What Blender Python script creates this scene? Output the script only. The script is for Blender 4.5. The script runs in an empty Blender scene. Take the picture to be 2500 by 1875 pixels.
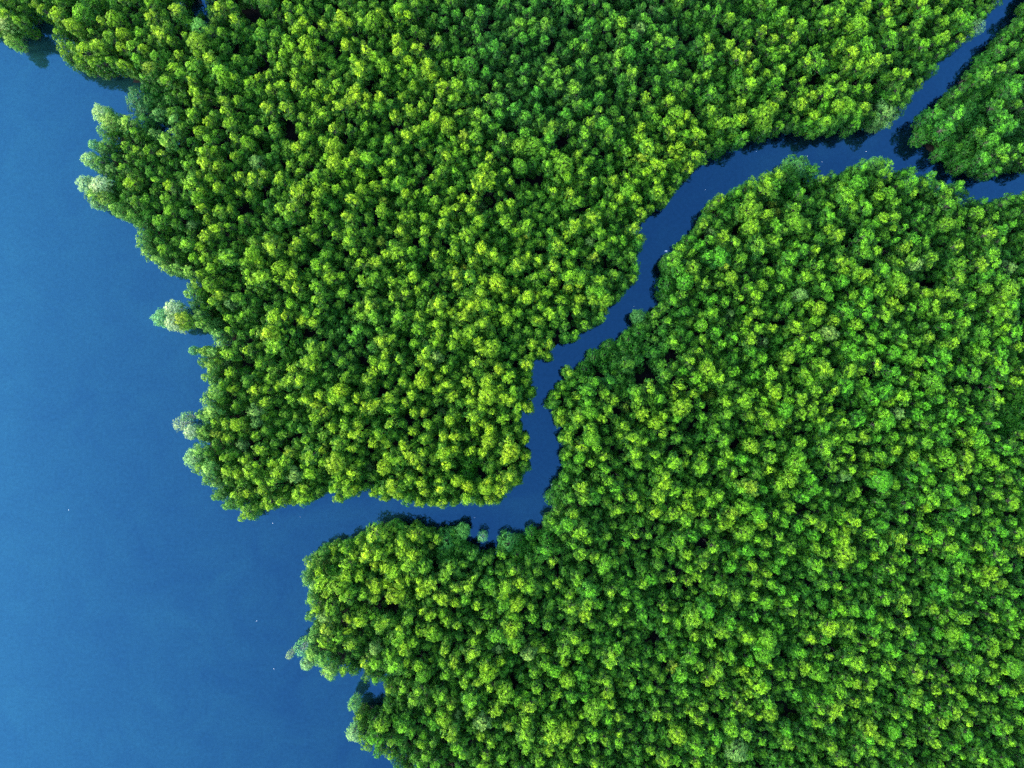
import bpy, math, random
import numpy as np
R = math.radians
random.seed(11); rng = np.random.default_rng(11)

# ---------------------------------------------------------------- camera, sky, sun, exposure
scene = bpy.context.scene
CAM_H = 222.0            # metres above the water, looking straight down
MPP = 1 / 7.5            # metres on the water per pixel of the 2500 px photograph
cam_data = bpy.data.cameras.new("drone_camera")
cam = bpy.data.objects.new("drone_camera", cam_data)
scene.collection.objects.link(cam)
cam.location = (0, 0, CAM_H); cam.rotation_euler = (0, 0, 0)
cam_data.sensor_width = 36
cam_data.lens = 36 * CAM_H / (2500 * MPP)
cam_data.clip_start = 1; cam_data.clip_end = 9000
scene.camera = cam

SUN_EL, SUN_AZ = 22, 262          # low soft light from the open water on the left
world = bpy.data.worlds.new("World"); scene.world = world
world.use_nodes = True
wn = world.node_tree.nodes; wl = world.node_tree.links
bg = wn["Background"]; bg.inputs["Strength"].default_value = 0.15
sky = wn.new("ShaderNodeTexSky"); sky.sky_type = 'NISHITA'; sky.sun_disc = False
sky.sun_elevation = R(SUN_EL); sky.sun_rotation = R(SUN_AZ)
sky.air_density = 1.0; sky.dust_density = 0.6; sky.ozone_density = 1.5
wl.new(sky.outputs[0], bg.inputs[0])
sd = bpy.data.lights.new("sun", 'SUN'); sun = bpy.data.objects.new("sun", sd)
scene.collection.objects.link(sun)
sd.energy = 1.2; sd.angle = R(14); sd.color = (1, 0.95, 0.84)
az = R(SUN_AZ)
sun.rotation_euler = (R(90 - SUN_EL), 0, -az + math.pi)
scene.view_settings.view_transform = 'Standard'
scene.view_settings.look = 'None'
scene.view_settings.exposure = 2.8
scene.view_settings.gamma = 1
scene.render.filter_size = 0.9
scene.cycles.use_denoising = False
scene.cycles.max_bounces = 5
scene.cycles.diffuse_bounces = 2
scene.cycles.transmission_bounces = 2

# ---------------------------------------------------------------- helpers
def px2w(x, y, z=0.0):
    """photo pixel (2500 wide) seen at height z -> world x, y"""
    k = MPP * (1 - z / CAM_H)
    return (x - 1250) * k, (937.5 - y) * k
def w2px(X, Y, z=0.0):
    k = MPP * (1 - z / CAM_H)
    return X / k + 1250, 937.5 - Y / k
def tag(o, label=None, cat=None, group=None, kind=None):
    if label: o["label"] = label
    if cat: o["category"] = cat
    if group: o["group"] = group
    if kind: o["kind"] = kind
    return o
def link(o): scene.collection.objects.link(o); return o
def mesh_from(name, V, F, mats, midx=None, smooth=False):
    me = bpy.data.meshes.new(name)
    V = np.asarray(V, np.float32); F = np.asarray(F, np.int32)
    n = F.shape[1]
    me.vertices.add(len(V)); me.vertices.foreach_set("co", V.ravel())
    me.loops.add(F.size); me.loops.foreach_set("vertex_index", F.ravel())
    me.polygons.add(len(F)); me.polygons.foreach_set("loop_start", np.arange(0, F.size, n, dtype=np.int32))
    for m in mats: me.materials.append(m)
    if midx is not None: me.polygons.foreach_set("material_index", np.asarray(midx, np.int32))
    if smooth: me.polygons.foreach_set("use_smooth", np.ones(len(F), bool))
    me.update(calc_edges=True)
    return me

# ---------------------------------------------------------------- materials
def new_mat(name):
    m = bpy.data.materials.new(name); m.use_nodes = True
    m.node_tree.nodes.clear()
    return m, m.node_tree.nodes, m.node_tree.links

def leaf_material():
    m, n, l = new_mat("mangrove_leaves")
    out = n.new("ShaderNodeOutputMaterial")
    tint = n.new("ShaderNodeAttribute"); tint.attribute_type = 'INSTANCER'; tint.attribute_name = "tint"
    tip = n.new("ShaderNodeAttribute"); tip.attribute_type = 'INSTANCER'; tip.attribute_name = "tip"
    lf = n.new("ShaderNodeAttribute"); lf.attribute_type = 'GEOMETRY'; lf.attribute_name = "leaf"
    sep = n.new("ShaderNodeSeparateColor"); l.new(lf.outputs["Color"], sep.inputs[0])
    mix = n.new("ShaderNodeMix"); mix.data_type = 'RGBA'
    l.new(sep.outputs[0], mix.inputs[0]); l.new(tint.outputs["Color"], mix.inputs[6]); l.new(tip.outputs["Color"], mix.inputs[7])
    vm = n.new("ShaderNodeVectorMath"); vm.operation = 'SCALE'
    l.new(mix.outputs[2], vm.inputs[0]); l.new(sep.outputs[1], vm.inputs[3])
    pb = n.new("ShaderNodeBsdfPrincipled"); l.new(vm.outputs[0], pb.inputs["Base Color"])
    pb.inputs["Roughness"].default_value = 0.55; pb.inputs["Specular IOR Level"].default_value = 0.18
    tr = n.new("ShaderNodeBsdfTranslucent"); l.new(vm.outputs[0], tr.inputs[0])
    ms = n.new("ShaderNodeMixShader"); ms.inputs[0].default_value = 0.12
    l.new(pb.outputs[0], ms.inputs[1]); l.new(tr.outputs[0], ms.inputs[2]); l.new(ms.outputs[0], out.inputs[0])
    return m

def bark_material():
    m, n, l = new_mat("grey_bark")
    out = n.new("ShaderNodeOutputMaterial"); pb = n.new("ShaderNodeBsdfPrincipled")
    tc = n.new("ShaderNodeTexCoord"); nz = n.new("ShaderNodeTexNoise"); nz.inputs["Scale"].default_value = 3
    l.new(tc.outputs["Object"], nz.inputs["Vector"])
    cr = n.new("ShaderNodeValToRGB"); cr.color_ramp.elements[0].color = (.035, .028, .022, 1); cr.color_ramp.elements[1].color = (.12, .105, .09, 1)
    l.new(nz.outputs[0], cr.inputs[0]); l.new(cr.outputs[0], pb.inputs["Base Color"]); pb.inputs["Roughness"].default_value = .9
    l.new(pb.outputs[0], out.inputs[0]); return m

def pale_bark_material():
    m, n, l = new_mat("bleached_bark")
    out = n.new("ShaderNodeOutputMaterial"); pb = n.new("ShaderNodeBsdfPrincipled")
    tc = n.new("ShaderNodeTexCoord"); nz = n.new("ShaderNodeTexNoise"); nz.inputs["Scale"].default_value = 5
    l.new(tc.outputs["Object"], nz.inputs["Vector"])
    cr = n.new("ShaderNodeValToRGB"); cr.color_ramp.elements[0].color = (.16, .15, .13, 1); cr.color_ramp.elements[1].color = (.34, .33, .29, 1)
    l.new(nz.outputs[0], cr.inputs[0]); l.new(cr.outputs[0], pb.inputs["Base Color"]); pb.inputs["Roughness"].default_value = .85
    l.new(pb.outputs[0], out.inputs[0]); return m

def mud_material():
    m, n, l = new_mat("dark_tidal_mud")
    out = n.new("ShaderNodeOutputMaterial"); pb = n.new("ShaderNodeBsdfPrincipled")
    tc = n.new("ShaderNodeTexCoord"); nz = n.new("ShaderNodeTexNoise"); nz.inputs["Scale"].default_value = .35; nz.inputs["Detail"].default_value = 8
    l.new(tc.outputs["Object"], nz.inputs["Vector"])
    cr = n.new("ShaderNodeValToRGB"); cr.color_ramp.elements[0].color = (.0015, .002, .002, 1); cr.color_ramp.elements[1].color = (.009, .0075, .006, 1)
    cr.color_ramp.elements[0].position = .35; cr.color_ramp.elements[1].position = .75
    l.new(nz.outputs[0], cr.inputs[0]); l.new(cr.outputs[0], pb.inputs["Base Color"]); pb.inputs["Roughness"].default_value = .8; pb.inputs["Specular IOR Level"].default_value = .08
    l.new(pb.outputs[0], out.inputs[0]); return m

def water_material():
    m, n, l = new_mat("estuary_water")
    out = n.new("ShaderNodeOutputMaterial")
    tc = n.new("ShaderNodeTexCoord")
    # silt: large soft patches, more of it out in the open estuary to the west
    sx = n.new("ShaderNodeSeparateXYZ"); l.new(tc.outputs["Object"], sx.inputs[0])
    n1 = n.new("ShaderNodeTexNoise"); n1.inputs["Scale"].default_value = .011; n1.inputs["Detail"].default_value = 5; n1.inputs["Roughness"].default_value = .6
    l.new(tc.outputs["Object"], n1.inputs["Vector"])
    west = n.new("ShaderNodeMapRange"); west.inputs[1].default_value = -10; west.inputs[2].default_value = -170
    west.inputs[3].default_value = 0; west.inputs[4].default_value = .75
    l.new(sx.outputs[0], west.inputs[0])
    mul = n.new("ShaderNodeMath"); mul.operation = 'MULTIPLY_ADD'; mul.inputs[1].default_value = .9
    l.new(n1.outputs[0], mul.inputs[0]); l.new(west.outputs[0], mul.inputs[2])
    rr = n.new("ShaderNodeMapRange"); rr.inputs[1].default_value = .80; rr.inputs[2].default_value = 1.95
    # smaller drifting clouds of silt
    n3 = n.new("ShaderNodeTexNoise"); n3.inputs["Scale"].default_value = .055; n3.inputs["Detail"].default_value = 6; n3.inputs["Roughness"].default_value = .65; n3.inputs["Distortion"].default_value = 1.2
    l.new(tc.outputs["Object"], n3.inputs["Vector"])
    ad = n.new("ShaderNodeMath"); ad.operation = 'MULTIPLY_ADD'; ad.inputs[1].default_value = .85
    l.new(n3.outputs[0], ad.inputs[0]); l.new(mul.outputs[0], ad.inputs[2])
    l.new(ad.outputs[0], rr.inputs[0])
    # fine surface mottling
    n2 = n.new("ShaderNodeTexNoise"); n2.inputs["Scale"].default_value = .9; n2.inputs["Detail"].default_value = 8; n2.inputs["Roughness"].default_value = .75
    l.new(tc.outputs["Object"], n2.inputs["Vector"])
    body = n.new("ShaderNodeMix"); body.data_type = 'RGBA'
    body.inputs[6].default_value = (.0014, .0075, .016, 1); body.inputs[7].default_value = (.018, .084, .074, 1)
    l.new(rr.outputs[0], body.inputs[0])
    mot = n.new("ShaderNodeMapRange"); mot.inputs[1].default_value = .3; mot.inputs[2].default_value = .7; mot.inputs[3].default_value = .86; mot.inputs[4].default_value = 1.14
    l.new(n2.outputs[0], mot.inputs[0])
    bs = n.new("ShaderNodeVectorMath"); bs.operation = 'SCALE'; l.new(body.outputs[2], bs.inputs[0]); l.new(mot.outputs[0], bs.inputs[3])
    df = n.new("ShaderNodeBsdfDiffuse"); l.new(bs.outputs[0], df.inputs[0])
    gl = n.new("ShaderNodeBsdfGlossy"); gl.inputs["Roughness"].default_value = .04
    gs = n.new("ShaderNodeVectorMath"); gs.operation = 'SCALE'; gs.inputs[0].default_value = (.026, .094, .182); l.new(mot.outputs[0], gs.inputs[3])
    l.new(gs.outputs[0], gl.inputs[0])
    bp = n.new("ShaderNodeBump"); bp.inputs["Strength"].default_value = .03; bp.inputs["Distance"].default_value = .05
    l.new(n2.outputs[0], bp.inputs["Height"]); l.new(bp.outputs[0], gl.inputs["Normal"])
    ms = n.new("ShaderNodeMixShader"); ms.inputs[0].default_value = .6
    l.new(df.outputs[0], ms.inputs[1]); l.new(gl.outputs[0], ms.inputs[2]); l.new(ms.outputs[0], out.inputs[0])
    return m

LEAF = leaf_material(); BARK = bark_material(); PALE_BARK = pale_bark_material(); MUD = mud_material(); WATER = water_material()
def foam_material():
    m, n, l = new_mat("white_foam")
    out = n.new("ShaderNodeOutputMaterial"); pb = n.new("ShaderNodeBsdfPrincipled")
    nz = n.new("ShaderNodeTexNoise"); nz.inputs["Scale"].default_value = 6
    cr = n.new("ShaderNodeValToRGB"); cr.color_ramp.elements[0].color = (.5, .55, .6, 1); cr.color_ramp.elements[1].color = (.85, .85, .82, 1)
    l.new(nz.outputs[0], cr.inputs[0]); l.new(cr.outputs[0], pb.inputs["Base Color"]); pb.inputs["Roughness"].default_value = .8
    l.new(pb.outputs[0], out.inputs[0]); return m
FOAM = foam_material()

# ---------------------------------------------------------------- forest outlines (crown edges, photo pixels)
BLOCK_A = [(-700,-700),(-700,20),(-300,70),(-120,60),(0,95),(30,112),(55,110),(87,103),(97,75),(114,56),(119,75),(124,100),(130,124),(139,148),(169,171),(181,181),(219,190),(249,205),(270,194),(290,186),(312,186),(303,202),(303,225),(314,243),(338,262),(360,278),(385,296),(404,308),(396,312),(375,292),(350,272),(335,266),(320,266),(300,274),(283,262),(260,252),(240,252),(225,262),(223,280),(232,298),(237,310),(226,320),(228,332),(237,337),(218,340),(213,355),(215,370),(197,372),(194,388),(203,402),(220,405),(232,412),(205,420),(188,435),(190,455),(205,462),(207,480),(215,492),(228,500),(225,508),(245,513),(265,518),(280,530),(300,545),(322,560),(325,585),(325,612),(340,632),(355,644),(389,663),(415,672),(439,680),(443,695),(439,718),(456,739),(462,765),(469,790),(472,811),(492,821),(520,826),(502,830),(473,842),(456,857),(460,887),(484,904),(488,937),(486,971),(477,1001),(470,1030),(474,1060),(464,1083),(458,1106),(458,1125),(463,1147),(481,1174),(507,1195),(511,1220),(545,1245),(578,1258),(591,1277),(621,1271),(659,1250),(697,1248),(722,1243),(747,1229),(777,1216),(806,1218),(827,1237),(861,1220),(890,1212),(916,1212),(924,1237),(975,1235),(1030,1240),(1072,1248),(1131,1248),(1180,1238),(1218,1233),(1248,1199),(1294,1174),(1300,1144),(1294,1102),(1316,1083),(1286,1064),(1281,1022),(1307,988),(1318,950),(1307,912),(1311,887),(1349,880),(1356,866),(1378,849),(1425,824),(1471,786),(1496,756),(1530,714),(1560,701),(1570,676),(1576,651),(1570,625),(1576,600),(1574,570),(1576,545),(1601,523),(1613,516),(1638,492),(1665,452),(1700,418),(1748,392),(1786,371),(1828,367),(1853,346),(1912,333),(1940,334),(1963,354),(1990,340),(2064,333),(2127,314),(2170,304),(2212,278),(2245,236),(2275,194),(2309,148),(2359,118),(2401,84),(2423,42),(2452,13),(2465,-20),(2500,-150),(2560,-400),(2600,-700)]
BLOCK_B = [(2760,-700),(2640,-380),(2540,-130),(2490,-8),(2486,25),(2471,55),(2427,84),(2401,118),(2385,143),(2359,169),(2332,190),(2292,236),(2264,262),(2239,291),(2226,329),(2239,363),(2267,392),(2300,413),(2351,433),(2402,440),(2444,436),(2486,428),(2520,422),(2600,380),(2800,330),(3200,300),(3200,-700)]
BLOCK_C = [(3200,500),(2800,470),(2600,455),(2500,458),(2469,462),(2444,481),(2425,486),(2401,466),(2389,451),(2364,443),(2326,435),(2283,422),(2250,428),(2241,401),(2203,401),(2182,386),(2144,382),(2123,397),(2089,390),(2060,405),(2013,413),(1980,394),(1942,390),(1904,409),(1870,413),(1836,430),(1807,443),(1769,464),(1739,481),(1718,506),(1701,532),(1663,582),(1628,612),(1615,635),(1604,660),(1596,684),(1594,722),(1600,743),(1577,750),(1543,765),(1522,794),(1488,824),(1459,832),(1438,853),(1395,883),(1370,908),(1357,938),(1340,963),(1336,997),(1353,1026),(1368,1047),(1366,1077),(1368,1111),(1362,1144),(1353,1170),(1345,1195),(1332,1216),(1332,1240),(1334,1261),(1307,1271),(1281,1290),(1255,1303),(1233,1308),(1208,1327),(1196,1345),(1180,1342),(1165,1330),(1144,1312),(1136,1289),(1106,1276),(1077,1285),(1043,1268),(1022,1280),(997,1274),(967,1268),(940,1264),(916,1264),(891,1276),(878,1297),(853,1306),(811,1306),(794,1323),(769,1344),(741,1365),(737,1386),(731,1407),(739,1437),(735,1462),(735,1487),(737,1525),(748,1542),(741,1563),(728,1590),(732,1612),(738,1632),(765,1639),(777,1660),(815,1671),(849,1664),(878,1658),(893,1673),(921,1685),(938,1707),(929,1719),(895,1702),(868,1707),(849,1723),(853,1745),(864,1766),(850,1783),(851,1808),(870,1816),(900,1846),(929,1859),(954,1877),(1000,1930),(1060,2050),(1150,2500),(3200,2500)]
# gaps in the canopy: x, y, radius
GAPS = [(472,12,26),(105,70,20),(118,40,9),(312,190,12),(1581,921,30),(937,1487,15),(921,1483,10),(955,1493,11),(1921,1736,21),(1945,1745,15),(1036,650,16),(1306,435,15),(1325,438,12),(1285,432,9),(1028,42,17),(1045,105,13),(1075,70,11),(1365,338,12),(1433,515,15),(1184,477,13),
 (633,346,17),(620,338,10),(692,295,16),(712,325,12),(595,502,17),(734,489,14),(751,405,13),(641,451,13),(641,152,12),(692,55,12),(607,21,20),(575,112,12),(570,650,14),
 (2001,186,15),(2077,578,15),(2090,560,9),(2127,645,17),(1802,561,13),(1686,1051,14),(1644,1106,14),(1656,1116,9),(1416,1056,13),(1800,1085,14),(1640,870,13),(1653,923,10),(1690,978,12),
 (1142,1148,17),(1165,1150,14),(1120,1146,10),(743,811,15),(882,883,13),(591,878,14),(605,880,9),(570,642,10),(528,760,11),(512,752,9),(2224,1344,12),(2047,1584,12),(2136,1200,14),(1727,1622,12),(1959,1247,15),(2313,1626,13),(1786,1310,12),(1722,1331,13),
 (1060,1382,14),(1072,1398,10),(1224,1525,12),(2142,915,15),(2160,918,10),(2272,683,15),(2272,904,10),(2110,1085,14),(2471,998,15),(2439,694,12),(2340,1080,10),(1500,1100,9),(1560,1250,10),(1480,1450,10),(1350,1620,11),(1250,1680,9),(1600,1560,10),(905,1695,10),(935,1712,9),(925,1722,10),
 (1340,1545,8),(1030,1605,9),(1130,1620,9),(1480,640,9),(1700,150,10),(1780,80,9),(1500,200,11),(1340,120,9),(1400,60,9),(1240,290,9),(1100,300,9),(960,300,9),(840,330,11),(900,200,10),(830,520,11),(960,470,10),(760,610,10),(700,560,9),(860,700,9),(1160,700,8),(820,1010,9),(900,1120,8),(1060,1000,8),(700,1080,8),(980,880,8)]

def in_poly(px, py, poly):
    inside = np.zeros(px.shape, bool); n = len(poly)
    for i in range(n):
        x1, y1 = poly[i]; x2, y2 = poly[(i + 1) % n]
        if y1 == y2: continue
        c = ((y1 > py) != (y2 > py)) & (px < (x2 - x1) * (py - y1) / (y2 - y1) + x1)
        inside ^= c
    return inside
GX0, GY0, GS = -640.0, -560.0, 5.0
gx = np.arange(GX0, 3140, GS); gy = np.arange(GY0, 2440, GS)
PX, PY = np.meshgrid(gx, gy)
ins = np.zeros(PX.shape, bool); dist = np.full(PX.shape, 1e9)
for poly in (BLOCK_A, BLOCK_B, BLOCK_C):
    ins |= in_poly(PX, PY, poly)
    for i in range(len(poly)):
        x1, y1 = poly[i]; x2, y2 = poly[(i + 1) % len(poly)]
        dx, dy = x2 - x1, y2 - y1; L2 = dx * dx + dy * dy + 1e-9
        t = np.clip(((PX - x1) * dx + (PY - y1) * dy) / L2, 0, 1)
        d = np.hypot(PX - x1 - t * dx, PY - y1 - t * dy)
        dist = np.minimum(dist, d)
SDF = np.where(ins, dist, -dist)          # >0 inside the forest
def sdf(x, y):
    fx = np.clip((np.asarray(x, float) - GX0) / GS, 0, SDF.shape[1] - 1.001); fy = np.clip((np.asarray(y, float) - GY0) / GS, 0, SDF.shape[0] - 1.001)
    i = fx.astype(int); j = fy.astype(int); u = fx - i; v = fy - j
    return (SDF[j, i] * (1 - u) * (1 - v) + SDF[j, i + 1] * u * (1 - v) + SDF[j + 1, i] * (1 - u) * v + SDF[j + 1, i + 1] * u * v)

# ---------------------------------------------------------------- setting: water and mud
W = 6000.0
wm = mesh_from("water", [(-W, -W, 0), (W, -W, 0), (W, W, 0), (-W, W, 0)], [(0, 1, 2, 3)], [WATER])
tag(link(bpy.data.objects.new("water", wm)), "blue estuary water with a narrow winding creek", None, None, "structure")
step = 9.0
lx = np.arange(-600, 3100, step); ly = np.arange(-520, 2400, step)
LX, LY = np.meshgrid(lx, ly)
# the bank stands under the trees, so it lies inside the crown outline (crowns lean outward from the lens)
wx, wy = px2w(LX, LY, 0)
hx, hy = w2px(wx, wy, 9.5)
s = np.minimum(sdf(hx, hy), sdf(LX, LY))
for (a, b, r) in GAPS[:2]: s = np.minimum(s, np.hypot(LX - a, LY - b) - r - 12)
hgt = np.clip((s - 17) * .035, -.8, .35) + rng.normal(0, .035, s.shape)
V = np.stack([wx, wy, hgt], -1).reshape(-1, 3)
ny, nx = LX.shape; idx = np.arange(nx * ny).reshape(ny, nx)
F = np.stack([idx[1:, :-1], idx[1:, 1:], idx[:-1, 1:], idx[:-1, :-1]], -1).reshape(-1, 4)
gm = mesh_from("ground", V, F, [MUD], smooth=True)
tag(link(bpy.data.objects.new("ground", gm)), "dark tidal mud under the mangroves", None, None, "structure")

# ---------------------------------------------------------------- tree prototypes
def leaf_cloud(lobes, dens, leaf, seed, young_lit_from, drop=0.0):
    """lobes: (x, y, z, r, flat, young growth with painted top light). leaves cover the lobes' outer surface in rosettes"""
    g = np.random.default_rng(seed); Vs = []; Fs = []; Cs = []; nv = 0
    L = np.array(lobes)
    for k, (cx, cy, cz, r, fl, yg) in enumerate(lobes):
        nros = max(5, int(dens * r * r))
        # rosette centres on the sphere, favouring the upper part
        u = g.uniform(-0.35, 1, nros); ph = g.uniform(0, 2 * math.pi, nros)
        rr = np.sqrt(1 - u * u); d = np.stack([rr * np.cos(ph), rr * np.sin(ph), u], -1)
        bump = 1 + .16 * np.sin(ph * 3 + k) * rr + g.normal(0, .10, nros)
        P = np.array([cx, cy, cz]) + d * r * bump[:, None] * np.array([1, 1, fl])
        keep = np.ones(nros, bool)                                     # leave out rosettes buried in other lobes
        for j, (ax, ay, az_, ar, af, _) in enumerate(lobes):
            if j == k: continue
            q = (P - [ax, ay, az_]) / [1, 1, af]
            keep &= (np.linalg.norm(q, axis=1) > ar * .82)
        keep &= g.uniform(0, 1, nros) > drop
        P = P[keep]; D = d[keep]
        m = len(P)
        if m == 0: continue
        nl = 5
        rosv = g.uniform(.6, 1.35, m); rosy = np.clip(yg * (D[:, 2] * .75 + .35) + g.normal(0, .13, m), 0, 1)  # upward rosettes take more tip colour: young growth plus painted top light
        for q in range(nl):
            ang = q * 2 * math.pi / nl + g.uniform(-.5, .5, m)
            # tangent frame of the outward direction
            N = D + g.normal(0, .28, (m, 3)) + np.array([0, 0, .35]); N /= np.linalg.norm(N, axis=1)[:, None]
            A = np.cross(N, np.tile([0.3, 0.9, 0.1], (m, 1))); A /= np.linalg.norm(A, axis=1)[:, None] + 1e-6
            B = np.cross(N, A)
            T = A * np.cos(ang)[:, None] + B * np.sin(ang)[:, None]
            S = np.cross(N, T)
            ln = leaf * g.uniform(.75, 1.3, m)[:, None]; wd = ln * .42
            up = N * ln * g.uniform(.1, .55, m)[:, None]
            base = P + T * ln * .12
            v0 = base; v1 = base + T * ln * .5 + S * wd * .5 + up * .6; v2 = base + T * ln + up * .75; v3 = base + T * ln * .5 - S * wd * .5 + up * .6
            Vs.append(np.stack([v0, v1, v2, v3], 1).reshape(-1, 3))
            Fs.append(np.arange(m * 4).reshape(m, 4) + nv); nv += m * 4
            val = rosv * g.uniform(.8, 1.2, m)
            Cs.append(np.repeat(np.stack([rosy, val, np.zeros(m), np.ones(m)], -1), 4, 0))
    return np.concatenate(Vs), np.concatenate(Fs), np.concatenate(Cs)

def tube(path, rads, sides=6):
    V = []; F = []; p = np.array(path, float); n = len(p)
    for i in range(n):
        t = p[min(i + 1, n - 1)] - p[max(i - 1, 0)]; t /= np.linalg.norm(t) + 1e-9
        a = np.cross(t, [.13, .97, .2] if abs(t[1]) < .9 else [1, 0, 0]); a /= np.linalg.norm(a); b = np.cross(t, a)
        for s_ in range(sides):
            th = 2 * math.pi * s_ / sides
            V.append(p[i] + (a * math.cos(th) + b * math.sin(th)) * rads[i])
    for i in range(n - 1):
        for s_ in range(sides):
            j = (s_ + 1) % sides
            F.append((i * sides + s_, i * sides + j, (i + 1) * sides + j, (i + 1) * sides + s_))
    return V, F
def trunk_mesh(lobes, seed, name, mat, roots=True):
    g = random.Random(seed); V = []; F = []
    def add(path, rads, sides=6):
        v, f = tube(path, rads, sides); o = len(V); V.extend(v); F.extend([tuple(i + o for i in q) for q in f])
    top = max(l[2] for l in lobes)
    bx, by = g.uniform(-.2, .2), g.uniform(-.2, .2)
    add([(0, 0, -.4), (bx * .5, by * .5, top * .3), (bx, by, top * .62), (bx * .5, by * .5, top * .8)], [.17, .14, .11, .03], 7)
    for (cx, cy, cz, r, *_ ) in lobes:
        if r < .48 or math.hypot(cx, cy) < .3: continue
        z0 = min(cz * .8, top * .6)
        add([(bx * z0 / top, by * z0 / top, z0), (cx * .55, cy * .55, (z0 + cz) / 2 + .2), (cx * .9, cy * .9, cz - r * .5)], [.06, .04, .015], 5)
    if roots:                                             # stilt roots
        for k in range(7):
            a = k * 2 * math.pi / 7 + g.uniform(-.3, .3); z = g.uniform(.8, 2.0); rr = g.uniform(.8, 1.6)
            add([(0, 0, z), (math.cos(a) * rr * .6, math.sin(a) * rr * .6, z * .8), (math.cos(a) * rr, math.sin(a) * rr, -.4)], [.05, .04, .03], 5)
    return mesh_from(name, V, F, [mat], smooth=True)

def canopy_lobes(g, tops):
    """tall mangrove: bright top tufts over stepped tiers, narrow"""
    L = []
    for k in range(tops):
        a = g.uniform(0, 6.28); q = 0 if tops == 1 else g.uniform(.5, .95)
        if tops > 1: a = k * 6.28 / tops + g.uniform(-.4, .4)
        cx, cy, cz = q * math.cos(a), q * math.sin(a), 12.0 - g.uniform(0, .6) - .3 * (k > 0)
        R_ = g.uniform(.55, .75) if tops == 1 else g.uniform(.42, .58)
        L.append((cx, cy, cz, R_, 1.2, 1.0))
        m = g.choice([4, 5, 6])
        for j in range(m):
            b = j * 6.28 / m + g.uniform(-.4, .4); w = R_ * g.uniform(.8, 1.3)
            L.append((cx + w * math.cos(b), cy + w * math.sin(b), cz - g.uniform(.05, .7), g.uniform(.26, .44), 1.1, .95))
    a0 = g.uniform(0, 6.28)
    for tier, (n_, rad, z, r, y) in enumerate([(7, 1.1, 11.15, .46, .66), (6, 1.45, 10.0, .68, .30), (6, 1.6, 8.7, .68, .12), (5, 1.5, 7.2, .66, .04)]):
        for k in range(n_):
            a = a0 + k * 6.28 / n_ + g.uniform(-.35, .35) + tier * .5
            if tier < 2 and g.random() < .22: continue
            q = rad * g.uniform(.5, 1.4)
            L.append((q * math.cos(a), q * math.sin(a), z + g.uniform(-.6, .6), r * g.uniform(.6, 1.25), .95, y))
    return L
def skirt_lobes(g):
    """bank tree: foliage down to the water"""
    L = canopy_lobes(g, g.choice([1, 2, 3])); a0 = g.uniform(0, 6.28)
    for (n_, rad, z, r) in [(6, 1.55, 5.8, .75), (7, 1.6, 4.2, .7), (7, 1.6, 2.6, .65), (6, 1.5, 1.4, .5)]:
        for k in range(n_):
            a = a0 + k * 6.28 / n_ + g.uniform(-.3, .3); q = rad * g.uniform(.8, 1.15)
            L.append((q * math.cos(a), q * math.sin(a), z + g.uniform(-.3, .3), r * g.uniform(.8, 1.15), .9, .1))
    return L
def bush_lobes(g):
    """low, broad, fine-leaved dome"""
    L = [(0, 0, 6.0, 1.3, .7, .35)]
    for (n_, rad, z, r) in [(6, 1.3, 5.7, .9), (8, 2.1, 4.9, .85), (9, 2.5, 3.5, .85), (9, 2.5, 2.0, .8)]:
        a0 = g.uniform(0, 6.28)
        for k in range(n_):
            a = a0 + k * 6.28 / n_ + g.uniform(-.3, .3); q = rad * g.uniform(.7, 1.15)
            L.append((q * math.cos(a), q * math.sin(a), z + g.uniform(-.5, .5), r * g.uniform(.75, 1.25), .8, .2))
    return L
def round_lobes(g):
    """broad rounded crown of many small domes"""
    L = [(0, 0, 11.3, 1.0, .9, .85)]
    for (n_, rad, z, r, y) in [(5, 1.1, 11.0, .8, .8), (8, 1.9, 10.3, .75, .6), (9, 2.3, 9.1, .75, .35), (8, 2.2, 7.6, .7, .15), (7, 2.0, 5.9, .7, .1), (7, 1.9, 4.2, .7, .1), (6, 1.7, 2.5, .7, .1)]:
        a0 = g.uniform(0, 6.28)
        for k in range(n_):
            a = a0 + k * 6.28 / n_ + g.uniform(-.3, .3); q = rad * g.uniform(.8, 1.15)
            L.append((q * math.cos(a), q * math.sin(a), z + g.uniform(-.3, .3), r * g.uniform(.75, 1.2), .95, y))
    return L

KINDS = []                                                # (kind, crown mesh, trunk mesh)
def make_kind(kind, lobes, dens, leaf, seed, drop=0.0, bark=None):
    V, F, C = leaf_cloud(lobes, dens, leaf, seed, 0, drop)
    cm = mesh_from("crown", V, F, [LEAF])
    at = cm.color_attributes.new("leaf", 'FLOAT_COLOR', 'POINT'); at.data.foreach_set("color", C.astype(np.float32).ravel())
    tm = trunk_mesh(lobes, seed, "trunk", bark or BARK)
    # both in one mesh for the forest mass
    nvt = len(tm.vertices); tv = np.zeros(nvt * 3, np.float32); tm.vertices.foreach_get("co", tv)
    tf = np.array([p.vertices[:] for p in tm.polygons], np.int32)
    bm_ = mesh_from("tree", np.concatenate([V, tv.reshape(-1, 3)]), np.concatenate([F, tf + len(V)]), [LEAF, BARK], np.concatenate([np.zeros(len(F)), np.ones(len(tf))]))
    at = bm_.color_attributes.new("leaf", 'FLOAT_COLOR', 'POINT')
    at.data.foreach_set("color", np.concatenate([C, np.tile([0, 1, 0, 1], (nvt, 1))]).astype(np.float32).ravel())
    KINDS.append((kind, cm, tm, bm_)); return len(KINDS) - 1
IDX = {"canopy": [], "skirt": [], "bush": [], "round": [], "sparse": []}
for k in range(20): IDX["canopy"].append(make_kind("canopy", canopy_lobes(random.Random(100 + k), [1, 2, 1, 3, 1, 2, 4, 1, 3, 2][k % 10]), 46, .34, 100 + k))
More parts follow.
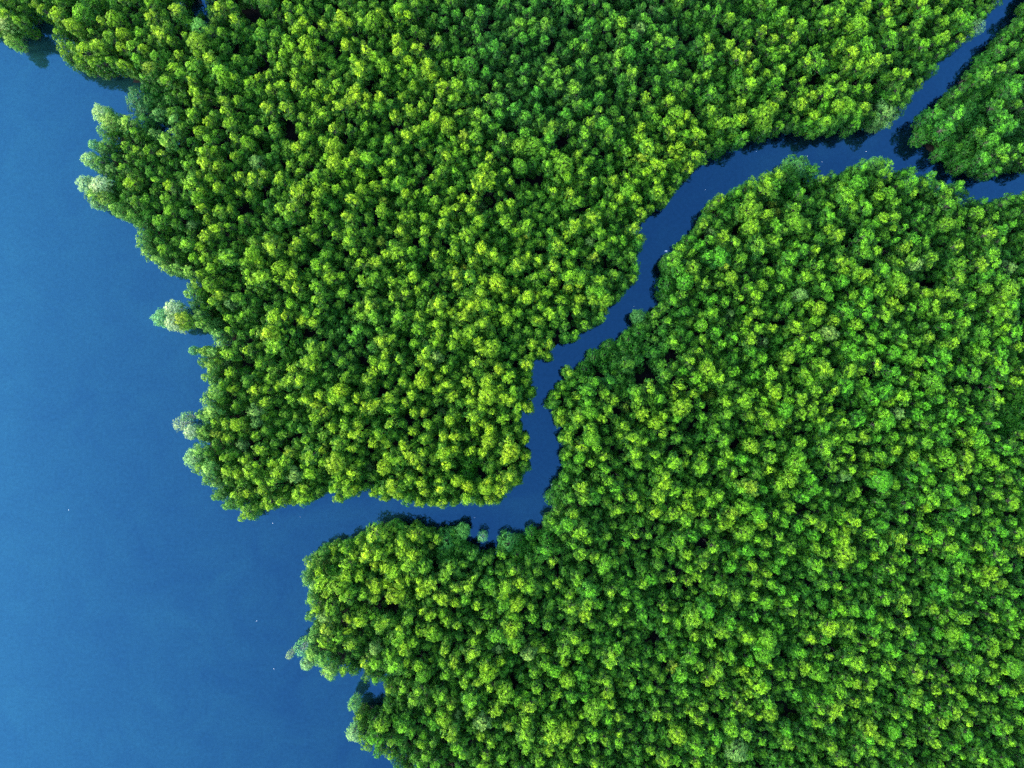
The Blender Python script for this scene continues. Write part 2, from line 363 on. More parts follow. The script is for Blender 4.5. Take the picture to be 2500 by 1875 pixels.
for k in range(5): IDX["skirt"].append(make_kind("skirt", skirt_lobes(random.Random(200 + k)), 46, .34, 200 + k))
for k in range(4): IDX["bush"].append(make_kind("bush", bush_lobes(random.Random(300 + k)), 52, .30, 300 + k, drop=.12))
for k in range(3): IDX["round"].append(make_kind("round", round_lobes(random.Random(400 + k)), 50, .33, 400 + k))
for k in range(2): IDX["sparse"].append(make_kind("sparse", round_lobes(random.Random(500 + k)), 40, .30, 500 + k, drop=.42, bark=PALE_BARK))

# ---------------------------------------------------------------- colours of the stand
#  x, y, radius, yellowness, coolness  (how much young yellow growth with painted top light / how blue-green the leaves are)
PATCH = [(350,130,260,.75,0),(700,200,320,.85,0),(300,420,160,.7,0),(650,600,350,.75,0),(600,1000,300,.95,0),(1000,1100,350,1.05,0),(1200,750,300,.8,0),(900,400,280,.8,0),
 (1330,150,210,.18,.5),(1550,150,230,.3,.35),(1650,330,180,.75,0),(1900,200,250,.5,.1),(2250,100,220,.5,.1),(1480,430,180,.65,0),(850,820,110,.3,.35),(1300,900,100,.7,0),
 (1650,650,150,.25,.2),(1520,850,150,.15,.35),(2100,550,280,.42,.15),(2400,600,220,.38,.2),(2350,300,230,.0,.45),(1800,900,300,.35,0),(1500,1050,200,.5,0),(2250,950,300,.25,.05),
 (1400,1300,150,.25,.2),(900,1380,150,.9,0),(1110,1370,90,.25,.45),(850,1600,160,.7,.05),(1250,1500,220,.55,.05),(950,1780,140,.35,.1),(1600,1350,250,.35,0),(1600,1700,300,.4,0),(2000,1400,300,.3,0),(2350,1400,250,.22,.05),(2200,1750,300,.25,.05),(1250,1750,220,.5,0),(360,230,75,.0,.5),(1075,160,60,.6,0)]
PA = np.array(PATCH)
def stand(x, y):
    w = np.exp(-((x - PA[:, 0]) ** 2 + (y - PA[:, 1]) ** 2) / (2 * (PA[:, 2] * .55) ** 2)) + 1e-6
    w = w ** 1.3
    return float((w * PA[:, 3]).sum() / w.sum()), float((w * PA[:, 4]).sum() / w.sum())
def low_zone(x, y):                                      # stands of low, fine-leaved trees
    if sdf(x, y) <= 0: return False
    for (a, b, r) in [(2300,310,90),(2350,380,90),(2270,350,60),(2420,330,75),(2430,190,60),(1620,690,40),(1650,560,30),(1475,860,45),(1430,890,35),(1530,820,40),(345,235,45),(1110,1330,40),(1300,1310,45),(1265,1335,35),(1950,430,40),(1345,1230,25),(2480,1030,40),(1142,1148,25),(1300,1105,20)]:
        if (x - a) ** 2 + (y - b) ** 2 < r * r: return True
    return False
def colours(x, y, bright):
    """bright 1 = tall tree topped with young leaves and painted top light, 0 = lower dull tree"""
    yl, cool = stand(x, y); r = random.random
    b = .86 + .28 * r()
    base = np.array([.014, .125, .004]) * (1 - cool) + np.array([.008, .085, .014]) * cool
    base = base * b * (.50 + .28 * yl)
    if low_zone(x, y): base = base * np.array([1.1, 1.25, 1.1])
    green = np.array([.085, .33, .004]); yellow = np.array([.44, .54, .006])  # tips far brighter than base: young leaves, with light from above painted in
    t = max(0, min(1, (yl * .62 + random.uniform(-.22, .26)) * (.35 + .65 * bright)))
    tip = (green * (1 - t) + yellow * t) * (.9 + .25 * r())
    tip = tip * (1 - .6 * cool) + np.array([.045, .20, .022]) * .6 * cool
    if bright < .5: tip = tip * .5 + base * .5
    q = r()
    if q < .008: base = base * .6 + np.array([.05, .12, .03]) * .4; tip = tip * .4 + np.array([.17, .27, .07]) * .6      # dull grey-green crowns
    elif q < .014: tip = tip * .6 + np.array([.40, .38, .02]) * .4                                                     # a few turning gold
    if (x < 560 and y > 200 or x < 800 and y > 1300) and float(sdf(x, y)) < 34:       # paler crowns facing the open water: rim light painted into the leaf colour
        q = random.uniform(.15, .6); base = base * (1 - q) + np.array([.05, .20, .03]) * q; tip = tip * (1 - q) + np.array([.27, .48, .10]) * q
    return base, tip

# ---------------------------------------------------------------- where the crowns stand
S9 = 900 / 2133
Z = {1: (0, 0, S9), 2: (800, 0, S9), 3: (1600, 0, S9), 4: (300, 600, S9), 5: (1100, 600, S9), 6: (600, 1175, S9), 7: (1600, 1175, S9), 8: (1900, 600, 600 / 1659), 9: (2150, 150, 350 / 1659)}
H = {
1: "310,60 440,50 400,130 640,90 690,190 610,190 460,270 540,250 750,250 840,375 870,80 910,180 1000,40 1130,230 990,370 1100,370 1190,330 1250,35 1340,90 1255,395 1280,440 1290,635 1190,700 1310,705 1095,460 940,800 1190,800 1250,1070 1090,1050 960,1060 1130,1150 1150,1190 900,1260 1235,1310 1260,1220 1160,1360 1070,1400 720,690 780,865 600,720 1160,860 1165,930 1420,815 1610,1030 1450,1020 1390,820 1670,90 1800,170 1960,80 2010,130 1940,150 2080,100 1760,240 1780,310 1840,470 1700,480 1940,490 1960,600 2110,280 2070,380 2040,560 1910,730 1920,840 1710,1100 1830,1110 1930,930 2010,940 2090,1090 1650,1240 1680,1190 1820,1010 1720,1390 2010,1390 2030,1150 1820,1240 1860,650 1410,1510 1500,1600 1560,1430 1440,1460 1180,1480 1300,1480 1200,1640 1890,1540 1930,1360 2000,1250 1640,610 1540,610",
2: "60,80 175,110 250,100 50,150 410,30 410,90 640,225 890,50 1260,125 400,220 400,290 210,285 140,340 310,360 330,400 570,370 510,400 750,350 820,365 910,400 900,290 960,260 670,480 750,480 840,480 60,490 150,510 45,610 130,560 280,600 300,540 725,565 630,590 765,635 870,650 910,670 930,560 990,560 1080,600 1130,380 1330,420 1380,400 1340,480 1430,500 1580,550 1150,660 1140,760 570,720 610,670 690,710 850,770 790,770 800,840 1010,790 1110,840 1190,830 1290,790 1290,730 940,910 1280,940 1120,940 960,1010 890,1030 1480,980 1370,940 1410,1110 1630,750 1520,700 1600,700 1500,770 410,1050 190,1100 140,1160 110,920 160,880 220,900 30,1350 120,1230 300,1210 620,1150 850,1150 830,1200 680,1220 720,1220 880,1270 1030,1270 660,1290 800,1360 1150,1300 1290,1330 1430,1300 1540,1250 900,1440 730,1440 960,1470 400,1460 270,1500 830,1500 740,1570 820,1600 1100,1530 1190,1600 1220,1490 1310,1540 1570,1610 1340,1420 1690,300 1740,300 1680,370 1760,400 1710,110 1990,240 2000,380 2030,480 1870,620 1860,840 1960,700 1910,940 2050,840 1740,1090 1920,1100 1780,1300 1670,1580",
3: "95,250 150,490 330,520 490,310 600,350 560,470 710,470 750,390 740,530 820,200 870,120 1000,120 760,50 1090,60 1200,120 1080,240 1150,290 1240,250 1380,220 1350,60 1580,60 1370,110 1830,100 900,340 960,340 1120,370 1200,370 1290,340 1100,500 1000,520 930,540 860,590 640,660 520,670 400,700 470,690 520,770 330,620 300,520 130,650 190,650 250,760 100,760 240,890 150,840 80,700 1000,690 1080,590 1130,600 1220,610 1180,650 1360,640 850,800 650,1080 730,1010 700,1060 560,1130 350,1170 660,1230 820,1200 820,1280 700,1290 570,1310 710,1380 610,1410 400,1360 470,1390 560,1210 810,1480 880,1430 1010,1240 1130,1120 1190,1060 1210,970 1350,950 1360,1110 1240,1190 1400,1160 1410,1250 1080,1350 1230,1370 1220,1450 1310,1130 1500,1040 1620,1020 1680,1060 1790,1070 1520,1370 1700,1300 1720,1180 1880,1220 1960,1340 1620,1480 1490,1500 1400,1590 1530,1530 960,1530 880,1600 300,1630 180,1620 450,1600 320,1480 390,1480 500,1480",
4: "370,260 480,240 500,330 690,90 810,180 740,210 890,120 970,160 1110,110 930,225 1000,240 1120,230 1110,310 960,340 1120,390 870,410 930,400 860,470 820,510 890,520 860,580 1350,490 1090,580 1260,680 1050,670 1260,830 1220,870 1120,860 1340,880 950,780 1020,780 520,840 700,600 740,960 810,900 1110,990 1040,900 1290,940 1270,1040 1340,1090 1550,1030 1450,930 1620,910 1530,890 1660,870 1600,650 1710,650 1750,620 1730,740 1720,780 1490,550 1540,540 1700,480 1590,410 1440,410 1420,350 1640,260 1820,330 1960,400 1920,510 2010,500 1900,570 1830,510 2080,450 2030,180 1940,150 2020,80 1600,40 1370,90 1460,80 1200,180 1720,1200 1620,1150 1670,1230 1320,1170 1240,1150 1070,1220 990,1330 880,1320 860,1370 920,1250 760,1270 720,1310 790,1420 830,1500 1010,1460 1210,1400 1320,1310 1280,1430 1850,1200 1870,1270 1660,1360 1550,1400 2100,1410 1830,1420 2120,1130 1840,1500 1910,1110 1870,800 1990,790 2110,860 700,1440 700,1560 590,1300 480,1300 490,960 650,1030 1480,1090 1430,1150 1220,1270 1500,1290 1580,1240",
5: "30,150 120,90 110,170 390,100 480,170 500,70 600,120 270,210 170,260 130,340 210,340 440,290 570,270 860,190 930,140 990,150 820,250 870,270 700,170 760,170 900,310 320,430 160,460 70,400 130,510 240,590 190,600 150,680 330,770 210,780 180,800 240,850 310,880 210,880 390,940 350,900 130,990 230,1060 240,1120 330,1140 350,1200 320,1240 40,1370 90,1400 210,1440 290,1410 350,1330 220,1370 580,560 440,690 370,850 1370,200 1490,210 1530,300 1680,300 1780,290 1950,150 2000,50 2070,170 2040,280 1920,250 1740,240 1960,330 1460,450 1530,380 1640,530 1780,380 1780,480 2010,470 1750,550 2120,520 1310,70 1410,120 1400,670 1430,760 1340,810 1500,720 1550,770 1420,850 1070,850 1160,830 800,850 1220,880 1350,940 1090,910 920,960 820,980 1060,1110 1200,1020 1110,970 1010,1050 1230,1090 820,1060 740,1000 1130,1000 1300,1260 910,1310 920,1360 760,1400 1080,1200 1190,1210 1260,1340 1060,1450 1210,1450 1310,1420 990,1460 1100,1520 1190,1560 1370,1600 1490,1630 1640,1320 1590,1140 1850,1150 1700,1240 1870,1230 1580,1260 1850,1290 1760,1160 1620,980 1740,980 1870,740 1780,740 1890,850 1760,860 1710,900 2060,730 1830,970 2040,960 1910,1020 1860,1040 1710,1520 1790,1530 1810,1620 1560,1450 780,1480 1460,1290 760,1170 680,1120 820,1120 2060,1460 1920,1380 1690,1420 1640,1560",
6: "800,240 730,320 800,310 970,320 890,360 1080,260 900,410 570,400 760,430 960,440 690,430 580,500 440,390 800,510 850,540 930,490 1030,510 1170,520 1150,560 1010,480 580,560 740,620 680,670 430,600 880,600 900,660 740,690 850,670 570,670 1060,610 1280,620 1110,670 1140,700 1220,620 1400,600 1500,610 1590,600 1550,520 1500,660 1570,720 1490,730 1460,900 1530,870 1750,850 1880,750 1990,640 1980,720 1960,790 1640,620 780,840 590,800 480,740 660,830 940,810 880,920 910,980 830,1020 740,980 740,1070 850,1080 1060,870 1080,910 1150,990 1200,1060 1020,1140 1120,1260 970,1290 990,1220 1400,1140 1430,1110 1310,1010 1390,1080 1260,1180 1340,1180 1550,930 1640,1020 1850,990 1790,1110 1680,1120 1740,1080 1860,1170 1690,1210 1500,1240 1080,1420 1180,1480 1210,1560 1140,1400 1020,1550 900,1440 790,1430 740,1510 830,1520 690,1370 1370,1420 1520,1440 1640,1320 1620,1480 1620,1400 1770,1420 1780,1490 1860,1480 1440,1340 1300,1280 2010,1490 2100,1240 2080,1170 2020,1340 2120,1040 1950,1130 1900,920 2080,490 1950,430 2020,450 1880,250 1940,300 2120,650 680,1060 560,1100 470,1110 430,1060 440,950 600,960 370,480 360,700 450,860 520,610",
7: "60,20 130,70 190,140 120,190 370,100 500,180 560,40 720,50 850,110 580,150 700,200 650,270 400,260 270,260 180,250 530,300 610,210 720,330 150,350 350,390 550,410 640,420 280,490 1120,350 1170,240 920,230 980,270 1260,300 1330,270 1330,380 1440,350 1700,60 1800,180 1620,110 1470,150 1780,430 1650,330 1740,380 2020,300 2100,130 1380,520 950,490 1120,430 1550,400 1780,510 1960,540 2050,520 1960,370 2030,450 740,640 480,670 380,630 650,720 800,760 440,830 230,800 310,760 660,930 600,970 540,920 400,890 340,940 910,930 1020,860 1130,860 1160,750 1260,770 1350,690 1460,700 1470,770 1470,870 1290,870 1370,830 1500,900 1680,650 1800,790 1790,900 1750,890 2090,770 1990,1000 1850,1110 1890,1050 1540,980 1360,970 1400,1000 860,1010 880,1090 640,1010 210,1040 160,1140 370,1110 440,1040 270,1090 1120,1050 1180,1060 1390,1080 1340,1110 950,1130 1000,1090 1180,1180 1130,1160 1540,1130 660,1190 620,1210 540,1240 320,1160 400,1240 290,1310 180,1240 1080,1230 1060,1330 970,1340 1160,1280 1240,1270 660,1300 680,1360 1600,1310 1700,1350 1830,1420 2050,1450 1760,1350 260,1400 140,1490 370,1510 450,1450 530,1470 480,1580 250,1560 1270,1460 1250,1500 1500,1520 1480,1550 1620,1460 1400,1460 1200,1590 1100,1630 1640,1540 1900,1620 60,1630 1970,1260 2100,1090 1520,1290",
8: "120,50 60,180 190,200 290,130 330,280 440,240 170,330 60,390 290,420 480,440 590,390 390,490 620,460 150,540 250,600 370,590 630,630 560,740 500,690 210,710 120,680 80,760 180,840 340,830 500,830 580,850 480,940 270,980 400,980 160,1040 60,1110 360,1110 230,1120 450,1190 560,1170 340,1230 740,1140 680,1220 760,1190 840,1130 960,1150 600,1290 180,1340 340,1370 480,1370 700,1420 820,1390 380,1490 140,1470 240,1570 100,1580 30,1600 720,1590 920,1580 1000,1500 1160,1440 1240,1560 1290,1510 1410,1390 1300,1430 1470,1440 1390,1310 1150,1290 1020,1330 1480,1210 1190,1140 1010,1090 680,1040 740,980 850,910 800,850 700,810 800,720 730,590 850,600 1050,610 1160,460 1150,540 1000,400 1190,320 1090,400 860,280 980,130 1060,80 1430,290 1430,190 1530,200 1590,290 1610,400 1550,440 1280,510 1410,580 1620,580 1210,650 1420,720 1530,720 1140,740 1040,780 1070,910 1350,860 1540,840 1110,840 1500,1050 1440,1140 1500,960 1100,1040 970,1000 900,740 540,180 600,190 770,180 700,290 620,340 740,470 440,100 600,50 720,150 690,30 840,230 900,90 1250,210 1250,120 1490,40 1480,110 1390,120 560,530 860,1020 1560,1380",
9: "800,730 1210,800 940,580 1470,1000 1240,1100 1450,1100 1350,870 1480,620 1400,480 1270,140 1440,60 1440,760 1540,740 1590,280 1590,30 690,560"}

class Grid:                                              # spacing test in photo pixels
    def __init__(s, c): s.c = c; s.d = {}
    def near(s, x, y, r):
        n = int(r // s.c) + 1; i, j = int(x // s.c), int(y // s.c)
        for a in range(i - n, i + n + 1):
            for b in range(j - n, j + n + 1):
                for (u, v) in s.d.get((a, b), ()):
                    if (u - x) ** 2 + (v - y) ** 2 < r * r: return True
        return False
    def add(s, x, y): s.d.setdefault((int(x // s.c), int(y // s.c)), []).append((x, y))

TREES = []   # dict(x, y = photo position of the crown top, zt top height, kind, s = width scale, bright, tint, tip)
grid = Grid(30)
def height(x, y): return .5 * math.sin(x * .013 + 1) * math.cos(y * .017) + .5 * math.sin(x * .031 + y * .023)
TOPZ = {"canopy": 12.9, "skirt": 12.9, "bush": 6.9, "round": 12.2, "sparse": 12.2}
def add_tree(x, y, kind, w, zt, bright, tint=None, tip=None, special=None):
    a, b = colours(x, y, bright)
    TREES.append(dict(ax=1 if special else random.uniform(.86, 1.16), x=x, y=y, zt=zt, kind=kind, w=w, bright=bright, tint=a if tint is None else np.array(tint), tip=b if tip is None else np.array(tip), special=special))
    grid.add(x, y)
# particular trees of the shore
WHITE = ([.15, .27, .08], [.42, .50, .20]); TEAL = ([.045, .21, .045], [.17, .40, .11]); PALE = ([.12, .30, .08], [.50, .56, .24]); GREYG = ([.07, .22, .05], [.26, .44, .12])  # pale tints: leaf colour with a skylit rim painted in
for (x, y, kind, w, zt, col, sp) in [
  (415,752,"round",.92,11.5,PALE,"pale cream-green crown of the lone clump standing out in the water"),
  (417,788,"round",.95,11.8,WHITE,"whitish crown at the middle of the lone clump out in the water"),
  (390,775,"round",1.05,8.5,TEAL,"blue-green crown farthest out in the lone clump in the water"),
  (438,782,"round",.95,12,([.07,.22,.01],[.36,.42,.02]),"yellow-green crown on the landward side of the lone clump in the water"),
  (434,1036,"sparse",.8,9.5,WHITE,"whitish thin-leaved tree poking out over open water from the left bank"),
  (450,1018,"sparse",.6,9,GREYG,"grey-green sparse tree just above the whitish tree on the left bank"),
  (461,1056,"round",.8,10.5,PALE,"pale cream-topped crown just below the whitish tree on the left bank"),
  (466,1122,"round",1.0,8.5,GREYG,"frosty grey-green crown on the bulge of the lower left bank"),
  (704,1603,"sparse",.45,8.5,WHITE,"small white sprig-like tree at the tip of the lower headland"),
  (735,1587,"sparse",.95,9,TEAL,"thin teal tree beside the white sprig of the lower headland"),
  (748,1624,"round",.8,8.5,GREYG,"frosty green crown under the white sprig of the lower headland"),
  (240,272,"round",1.0,9.5,([.11,.30,.05],[.40,.52,.14]),"pale rounded crown at the top corner of the left headland"),
  (262,295,"round",.95,10.5,([.06,.22,.02],[.30,.42,.05]),"broad green crown behind the pale corner crown of the left headland"),
  (213,385,"round",.85,8.5,([.08,.27,.04],[.34,.50,.13]),"pale dome-shaped crown standing clear of the left headland"),
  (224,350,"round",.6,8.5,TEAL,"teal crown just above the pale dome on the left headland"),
  (203,445,"round",.95,8.5,([.10,.26,.07],[.34,.50,.18]),"whitish-green crown on the lower left point of the left headland"),
  (236,450,"round",1.1,10.8,([.13,.30,.07],[.50,.56,.22]),"broad pale crown, the largest near the left headland's lower point"),
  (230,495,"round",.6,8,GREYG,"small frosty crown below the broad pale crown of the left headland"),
  (250,480,"round",.8,9.5,([.06,.22,.02],[.30,.42,.04]),"green crown right below the broad pale crown of the left headland"),
  (483,60,"round",.95,11,([.04,.19,.02],[.14,.36,.04]),"soft round crown beside the little pond at the top left"),
  (861,1797,"round",.85,9.5,([.09,.27,.07],[.32,.48,.14]),"pale green crown on the lowest point of the lower left bank"),
  (862,1725,"round",.7,9,([.05,.2,.04],[.18,.38,.06]),"round green crown below the dark notch in the lower bank"),
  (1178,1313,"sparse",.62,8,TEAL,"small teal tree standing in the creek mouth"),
  (8,55,"round",.95,10,([.14,.32,.05],[.46,.52,.12]),"pale yellow-green crown in the top left corner by the water"),
  (20,95,"round",.7,9,([.07,.24,.02],[.28,.40,.04]),"green crown at the water's edge in the top left corner"),
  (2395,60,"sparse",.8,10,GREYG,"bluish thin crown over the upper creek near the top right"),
  (1128,1300,"round",.9,8,([.03,.15,.02],[.09,.28,.03]),"soft dark green dome at the creek mouth's lower bank"),
  (1090,1320,"bush",1.2,8,([.02,.13,.015],[.08,.26,.025]),"dull green spreading crown on the creek mouth's lower bank"),
  (1240,1330,"bush",1.1,8,([.03,.16,.02],[.11,.32,.045]),"grey-green spreading crown right of the small teal tree"),
  (467,855,"round",.5,8.5,TEAL,"small teal dome on the left bank below the lone clump"),
  (1955,402,"bush",1.3,8,([.03,.14,.02],[.08,.22,.03]),"dark rounded crown bulging into the upper creek"),
  (2144,400,"round",.95,9,([.04,.18,.02],[.12,.32,.03]),"rounded green crown at the creek fork's lower bank"),
  (1560,770,"round",.8,8.5,([.025,.12,.02],[.06,.20,.03]),"dark green dome jutting into the middle creek"),
  (330,235,"bush",1.4,8,([.025,.12,.025],[.06,.20,.04]),"broad dark green dome on the shore above the left headland"),
  (345,262,"bush",1.1,7.5,([.025,.12,.025],[.06,.19,.04]),"dark green crown beside the narrow inlet of the left headland")]:
    add_tree(x, y, kind, w, zt, 1, col[0], col[1], sp)

OK_GAP = lambda x, y, m: all((x - a) ** 2 + (y - b) ** 2 > (r + m) ** 2 for a, b, r in GAPS)
def bank_lo(x, y): return 8.5 + 4.5 * min(1, max(0, (math.hypot(x - 1250, y - 937) - 250) / 450))
def edge(x, y, zt):
    """how far the tree's crown and its foot lie inside the outline, in pixels"""
    X, Y = px2w(x, y, zt)
    bx, by = w2px(X, Y, 3.0); cx, cy = w2px(X, Y, 9.5)
    return float(sdf(cx, cy)), float(sdf(bx, by))
# tall bright crowns read from the photograph
cands = []
for k, txt in H.items():
    ox, oy, sc_ = Z[k]
    for p in txt.split():
        a, b = p.split(","); cands.append((ox + float(a) * sc_, oy + float(b) * sc_, k))
for (x, y, k) in cands:
    if grid.near(x, y, 17): continue
    e, f = edge(x, y, 12.5)
    lo = bank_lo(x, y)
    if e < lo - 6 or f < lo - 3: continue
    if any((x - a) ** 2 + (y - b) ** 2 < (r_ * .8) ** 2 for a, b, r_ in GAPS): continue
    kind = "canopy" if min(e, f) > 26 else "skirt"
    if kind == "canopy" and random.random() < .12: kind = "round"
    w = random.choice([random.uniform(.8, 1.15), random.uniform(1.0, 1.45)]) * (1.08 if k in (3, 6, 7, 8, 9) else 1)
    if min(e, f) < 12: w *= .8
    if kind == "round": w *= .8
    add_tree(x, y, kind, w, 13.0 + height(x, y) * .5 + random.uniform(-.4, 1.2), random.uniform(.75, 1))
n_hint = len(TREES)
# bank trees, then the rest of the stand, then the low understorey
def fill(n_try, spacing, test, make, seed):
    g = random.Random(seed)
    for _ in range(n_try):
        x = g.uniform(-330, 2830); y = g.uniform(-330, 2200)
        if sdf(x, y) < 2 or grid.near(x, y, spacing): continue
        if not test(x, y): continue
        make(x, y, g)
def mk_bank(x, y, g):
    z = g.uniform(9.0, 12.2)
    add_tree(x, y, "skirt", g.uniform(.72, .95), z, g.uniform(.3, .95))
def t_bank(x, y):
    e, f = edge(x, y, 10.5); m = min(e, f); return bank_lo(x, y) < m < 25 and OK_GAP(x, y, 4) and not low_zone(x, y)
fill(60000, 20, t_bank, mk_bank, 1)
def mk_low(x, y, g): add_tree(x, y, "bush", g.uniform(.7, 1.05), g.uniform(5.8, 8.8), g.uniform(0, .4))
fill(30000, 21, lambda x, y: low_zone(x, y) and min(edge(x, y, 6)) > 17, mk_low, 2)
def mk_mid(x, y, g):
    tall = g.random() < .45
    z = (g.uniform(11.2, 13.0) if tall else g.uniform(8.4, 10.8)) + height(x, y) * .6
    add_tree(x, y, "canopy", g.uniform(.78, 1.1) if tall else g.uniform(.75, 1.0), z, g.uniform(.45, .9) if tall else g.uniform(0, .45))
def t_mid(x, y):
    return min(edge(x, y, 12)) > 17 and OK_GAP(x, y, 14) and not low_zone(x, y)
fill(160000, 24.5, t_mid, mk_mid, 3)
def mk_under(x, y, g):
    if OK_GAP(x, y, 8): add_tree(x, y, g.choice(["canopy", "canopy", "bush"]), g.uniform(.6, .85), g.uniform(5.2, 8.4), 0)
    elif g.random() < .2: add_tree(x, y, "bush", g.uniform(.4, .6), g.uniform(1.6, 3.0), 0)
fill(160000, 17.5, lambda x, y: min(edge(x, y, 8)) > 16 and OK_GAP(x, y, -6), mk_under, 4)

# ---------------------------------------------------------------- the 300 trees that show largest
def size(t): return t["w"] * (1.3 if t["kind"] in ("bush", "round") else 1) * (CAM_H / (CAM_H - t["zt"]))
inside = lambda t: 12 < t["x"] < 2488 and 12 < t["y"] < 1863
chosen = [t for t in TREES if t["special"]]
cg = Grid(40)
for t in chosen: cg.add(t["x"], t["y"])
rest = sorted([t for t in TREES[:n_hint] if not t["special"] and inside(t)], key=lambda t: -size(t))
cells = set()
for t in rest:
    if len(chosen) >= 298: break
    if cg.near(t["x"], t["y"], 44): continue
    chosen.append(t); cg.add(t["x"], t["y"])
for t in chosen:
    t["single"] = True
    if not t["special"] and t["kind"] == "canopy": t["w"] = max(t["w"], 1.14)

def placeword(x, y):
    LM = [(400,770,70,"near the lone clump in the water"),(230,380,130,"on the left headland"),(472,12,90,"near the little top left pond"),(1142,1148,70,"beside the low green hollow"),(1581,921,70,"beside the round dark hollow"),(937,1487,60,"beside the dark slot in the lower headland"),(1921,1736,70,"beside the dark gap near the bottom"),(850,1400,140,"on the rounded lower headland"),(620,1200,110,"on the pointed lower tip of the upper block"),(2330,300,190,"on the right-hand island")]
    for (a, b, r, s_) in LM:
        if (x - a) ** 2 + (y - b) ** 2 < r * r: return s_
    d = float(sdf(x, y))
    upper = in_poly(np.array([x]), np.array([y]), BLOCK_A)[0]
    if d < 45: return ("on the upper block's bank" if upper else "on the lower block's bank")
    if d < 110: return ("a little inland in the upper block" if upper else "a little inland in the lower block")
    return ("deep inside the upper block" if upper else "deep inside the lower block")
def colourword(t):
    r, g, b = t["tip"]
    q = r / g
    if q > .80: return "golden-yellow topped"
    if q > .62: return "yellow-topped"
    if q > .42: return "lime-green"
    return "mid-green"
def crown_scale(t):
    zs = t["zt"] / TOPZ[t["kind"]]
    return (t["w"] * t["ax"], t["w"] / t["ax"], zs)
def base_point(t):
    return px2w(t["x"], t["y"], t["zt"] - .6)
for n_, t in enumerate(chosen):
    k = IDX[t["kind"]][n_ % len(IDX[t["kind"]])]
    _, cm, tm, _b = KINDS[k]
    e = link(bpy.data.objects.new("mangrove_tree", None)); e.empty_display_size = 1
    bx, by = base_point(t); e.location = (bx, by, 0); e.rotation_euler = (0, 0, random.uniform(0, 6.28)); e.scale = crown_scale(t)
    fx, fy = round(t["x"] / 25), round(t["y"] / 18.75)
    if t["special"]: lab = t["special"]
    else:
        sz = "large" if size(t) > 1.3 else "mid-sized"
        lab = f"{colourword(t)} crown {placeword(t['x'], t['y'])}, {fx}% across, {fy}% down"
    tag(e, lab, "tree", "mangrove trees of the estuary forest")
    c = link(bpy.data.objects.new("crown", cm)); c.parent = e
    c["tint"] = [float(v) for v in t["tint"]]; c["tip"] = [float(v) for v in t["tip"]]
    s_ = link(bpy.data.objects.new("trunk", tm)); s_.parent = e

# ---------------------------------------------------------------- the rest of the forest: one mass
mass = [t for t in TREES if not t.get("single")]
protos = bpy.data.collections.new("tree_shapes")
for i, (kind, cm, tm, bm_) in enumerate(KINDS):
    o = bpy.data.objects.new("shape_%02d" % i, bm_); protos.objects.link(o)
pm = bpy.data.meshes.new("mangrove_forest")
N = len(mass); pm.vertices.add(N)
co = np.zeros((N, 3), np.float32); sc3 = np.zeros((N, 3), np.float32); rot = np.zeros((N, 3), np.float32)
pick = np.zeros(N, np.int32); tint = np.zeros((N, 4), np.float32); tipc = np.zeros((N, 4), np.float32)
for i, t in enumerate(mass):
    bx, by = base_point(t); co[i] = (bx, by, 0); sc3[i] = crown_scale(t)
    rot[i] = (random.uniform(-.04, .04), random.uniform(-.04, .04), random.uniform(0, 6.28)); pick[i] = random.choice(IDX[t["kind"]])
    tint[i, :3] = t["tint"]; tipc[i, :3] = t["tip"]; tint[i, 3] = tipc[i, 3] = 1
pm.vertices.foreach_set("co", co.ravel())
def attr(name, ty, arr, key):
    a = pm.attributes.new(name, ty, 'POINT'); a.data.foreach_set(key, arr.ravel())
attr("size", 'FLOAT_VECTOR', sc3, "vector"); attr("turn", 'FLOAT_VECTOR', rot, "vector"); attr("pick", 'INT', pick, "value")
attr("tint", 'FLOAT_COLOR', tint, "color"); attr("tip", 'FLOAT_COLOR', tipc, "color")
fo = tag(link(bpy.data.objects.new("mangrove_forest", pm)), "dense green mangrove canopy covering both banks of the creek", "forest", None, "stuff")
ng = bpy.data.node_groups.new("forest_nodes", 'GeometryNodeTree')
ng.interface.new_socket("Geometry", in_out='INPUT', socket_type='NodeSocketGeometry')
ng.interface.new_socket("Geometry", in_out='OUTPUT', socket_type='NodeSocketGeometry')
gi = ng.nodes.new("NodeGroupInput"); go = ng.nodes.new("NodeGroupOutput")
ci = ng.nodes.new("GeometryNodeCollectionInfo"); ci.inputs[0].default_value = protos
ci.inputs["Separate Children"].default_value = True; ci.inputs["Reset Children"].default_value = True
ip = ng.nodes.new("GeometryNodeInstanceOnPoints")
def named(name, ty):
    q = ng.nodes.new("GeometryNodeInputNamedAttribute"); q.data_type = ty; q.inputs[0].default_value = name; return q
ip.inputs["Pick Instance"].default_value = True
ng.links.new(gi.outputs[0], ip.inputs["Points"]); ng.links.new(ci.outputs[0], ip.inputs["Instance"])
ng.links.new(named("pick", 'INT').outputs[0], ip.inputs["Instance Index"])
e2r = ng.nodes.new("FunctionNodeEulerToRotation"); ng.links.new(named("turn", 'FLOAT_VECTOR').outputs[0], e2r.inputs[0])
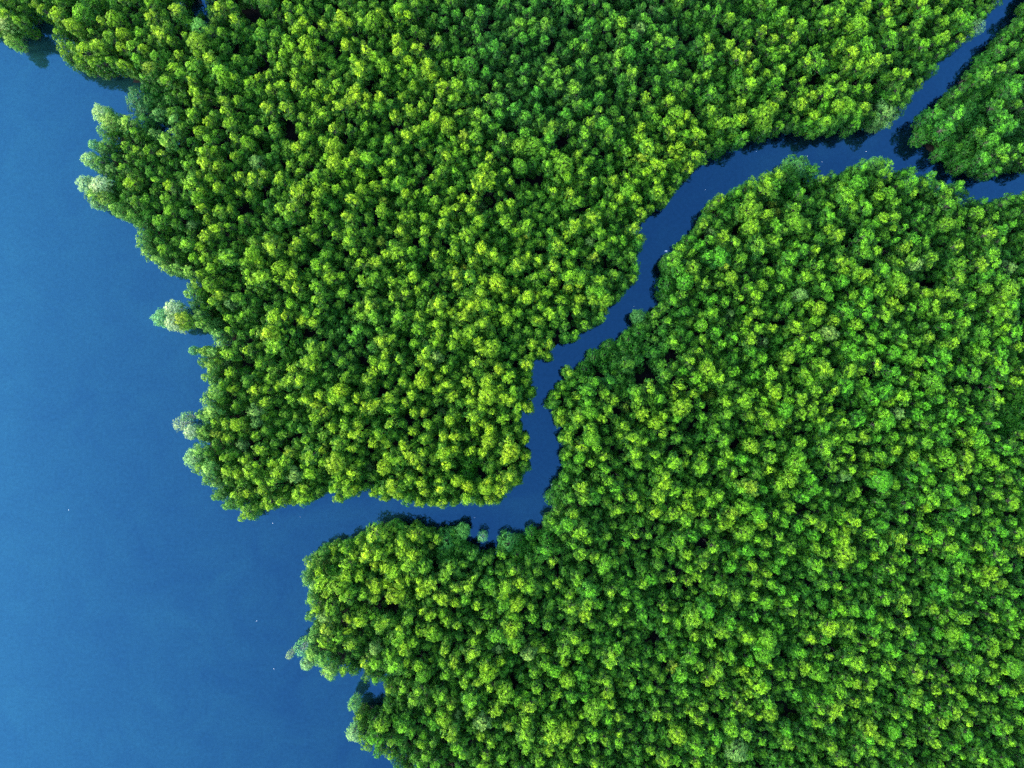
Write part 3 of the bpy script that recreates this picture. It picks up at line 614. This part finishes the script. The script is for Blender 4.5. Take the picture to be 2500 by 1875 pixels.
ng.links.new(e2r.outputs[0], ip.inputs["Rotation"]); ng.links.new(named("size", 'FLOAT_VECTOR').outputs[0], ip.inputs["Scale"])
ng.links.new(ip.outputs[0], go.inputs[0])
md = fo.modifiers.new("forest", 'NODES'); md.node_group = ng

# ---------------------------------------------------------------- flecks of foam adrift
def fleck_mesh(seed, r):
    g = random.Random(seed); n = 9; V = [(0, 0, .07)]; F = []
    for ring, (q, z) in enumerate([(.6, .06), (1, .012)]):
        for k in range(n):
            a = k * 2 * math.pi / n; rr = r * q * g.uniform(.65, 1.2)
            V.append((rr * math.cos(a), rr * math.sin(a) * .7, z))
    for k in range(n):
        j = (k + 1) % n
        F.append((0, 1 + k, 1 + j, 1 + j)); F.append((1 + k, 1 + n + k, 1 + n + j, 1 + j))
    me = bpy.data.meshes.new("foam_fleck"); me.from_pydata(V, [], [tuple(dict.fromkeys(f)) for f in F]); me.materials.append(FOAM); return me
FL = [(1626,613,.55,"white fleck caught at the middle creek's right bank"),(1347,1183,.5,"white fleck against the right bank above the creek bend"),(2007,395,.3,"pale fleck in the upper creek below the wide dark reflection"),
 (1971,381,.3,"pale fleck in the upper creek's middle"),(1846,370,.32,"pale fleck at the edge of the upper bank's reflection"),(2115,370,.28,"pale fleck on open water near the creek fork"),(1722,463,.28,"pale fleck drifting where the upper creek narrows"),
 (666,1277,.34,"pale fleck on the water below the pointed tip"),(733,1262,.26,"pale fleck in the creek mouth nearest the upper bank"),(168,1245,.30,"lone pale fleck on the wide open water"),(627,1516,.3,"pale fleck left of the lower headland"),(669,1633,.28,"pale fleck below the white sprig tree"),
 (1548,748,.28,"pale fleck in the middle creek beside the dark dome"),(1159,1264,.26,"pale fleck in the creek bend's wide water")]
for i, (x, y, r, lab) in enumerate(FL):
    o = link(bpy.data.objects.new("foam_fleck", fleck_mesh(i, r * (.8 if i < 2 else .45)))); X, Y = px2w(x, y); o.location = (X, Y, .01)
    tag(o, lab, "foam", "foam flecks adrift on the water")
print("TREES", len(TREES), "hint", n_hint, "single", len(chosen), "mass", N, "leaves", [len(k[1].polygons) for k in KINDS])
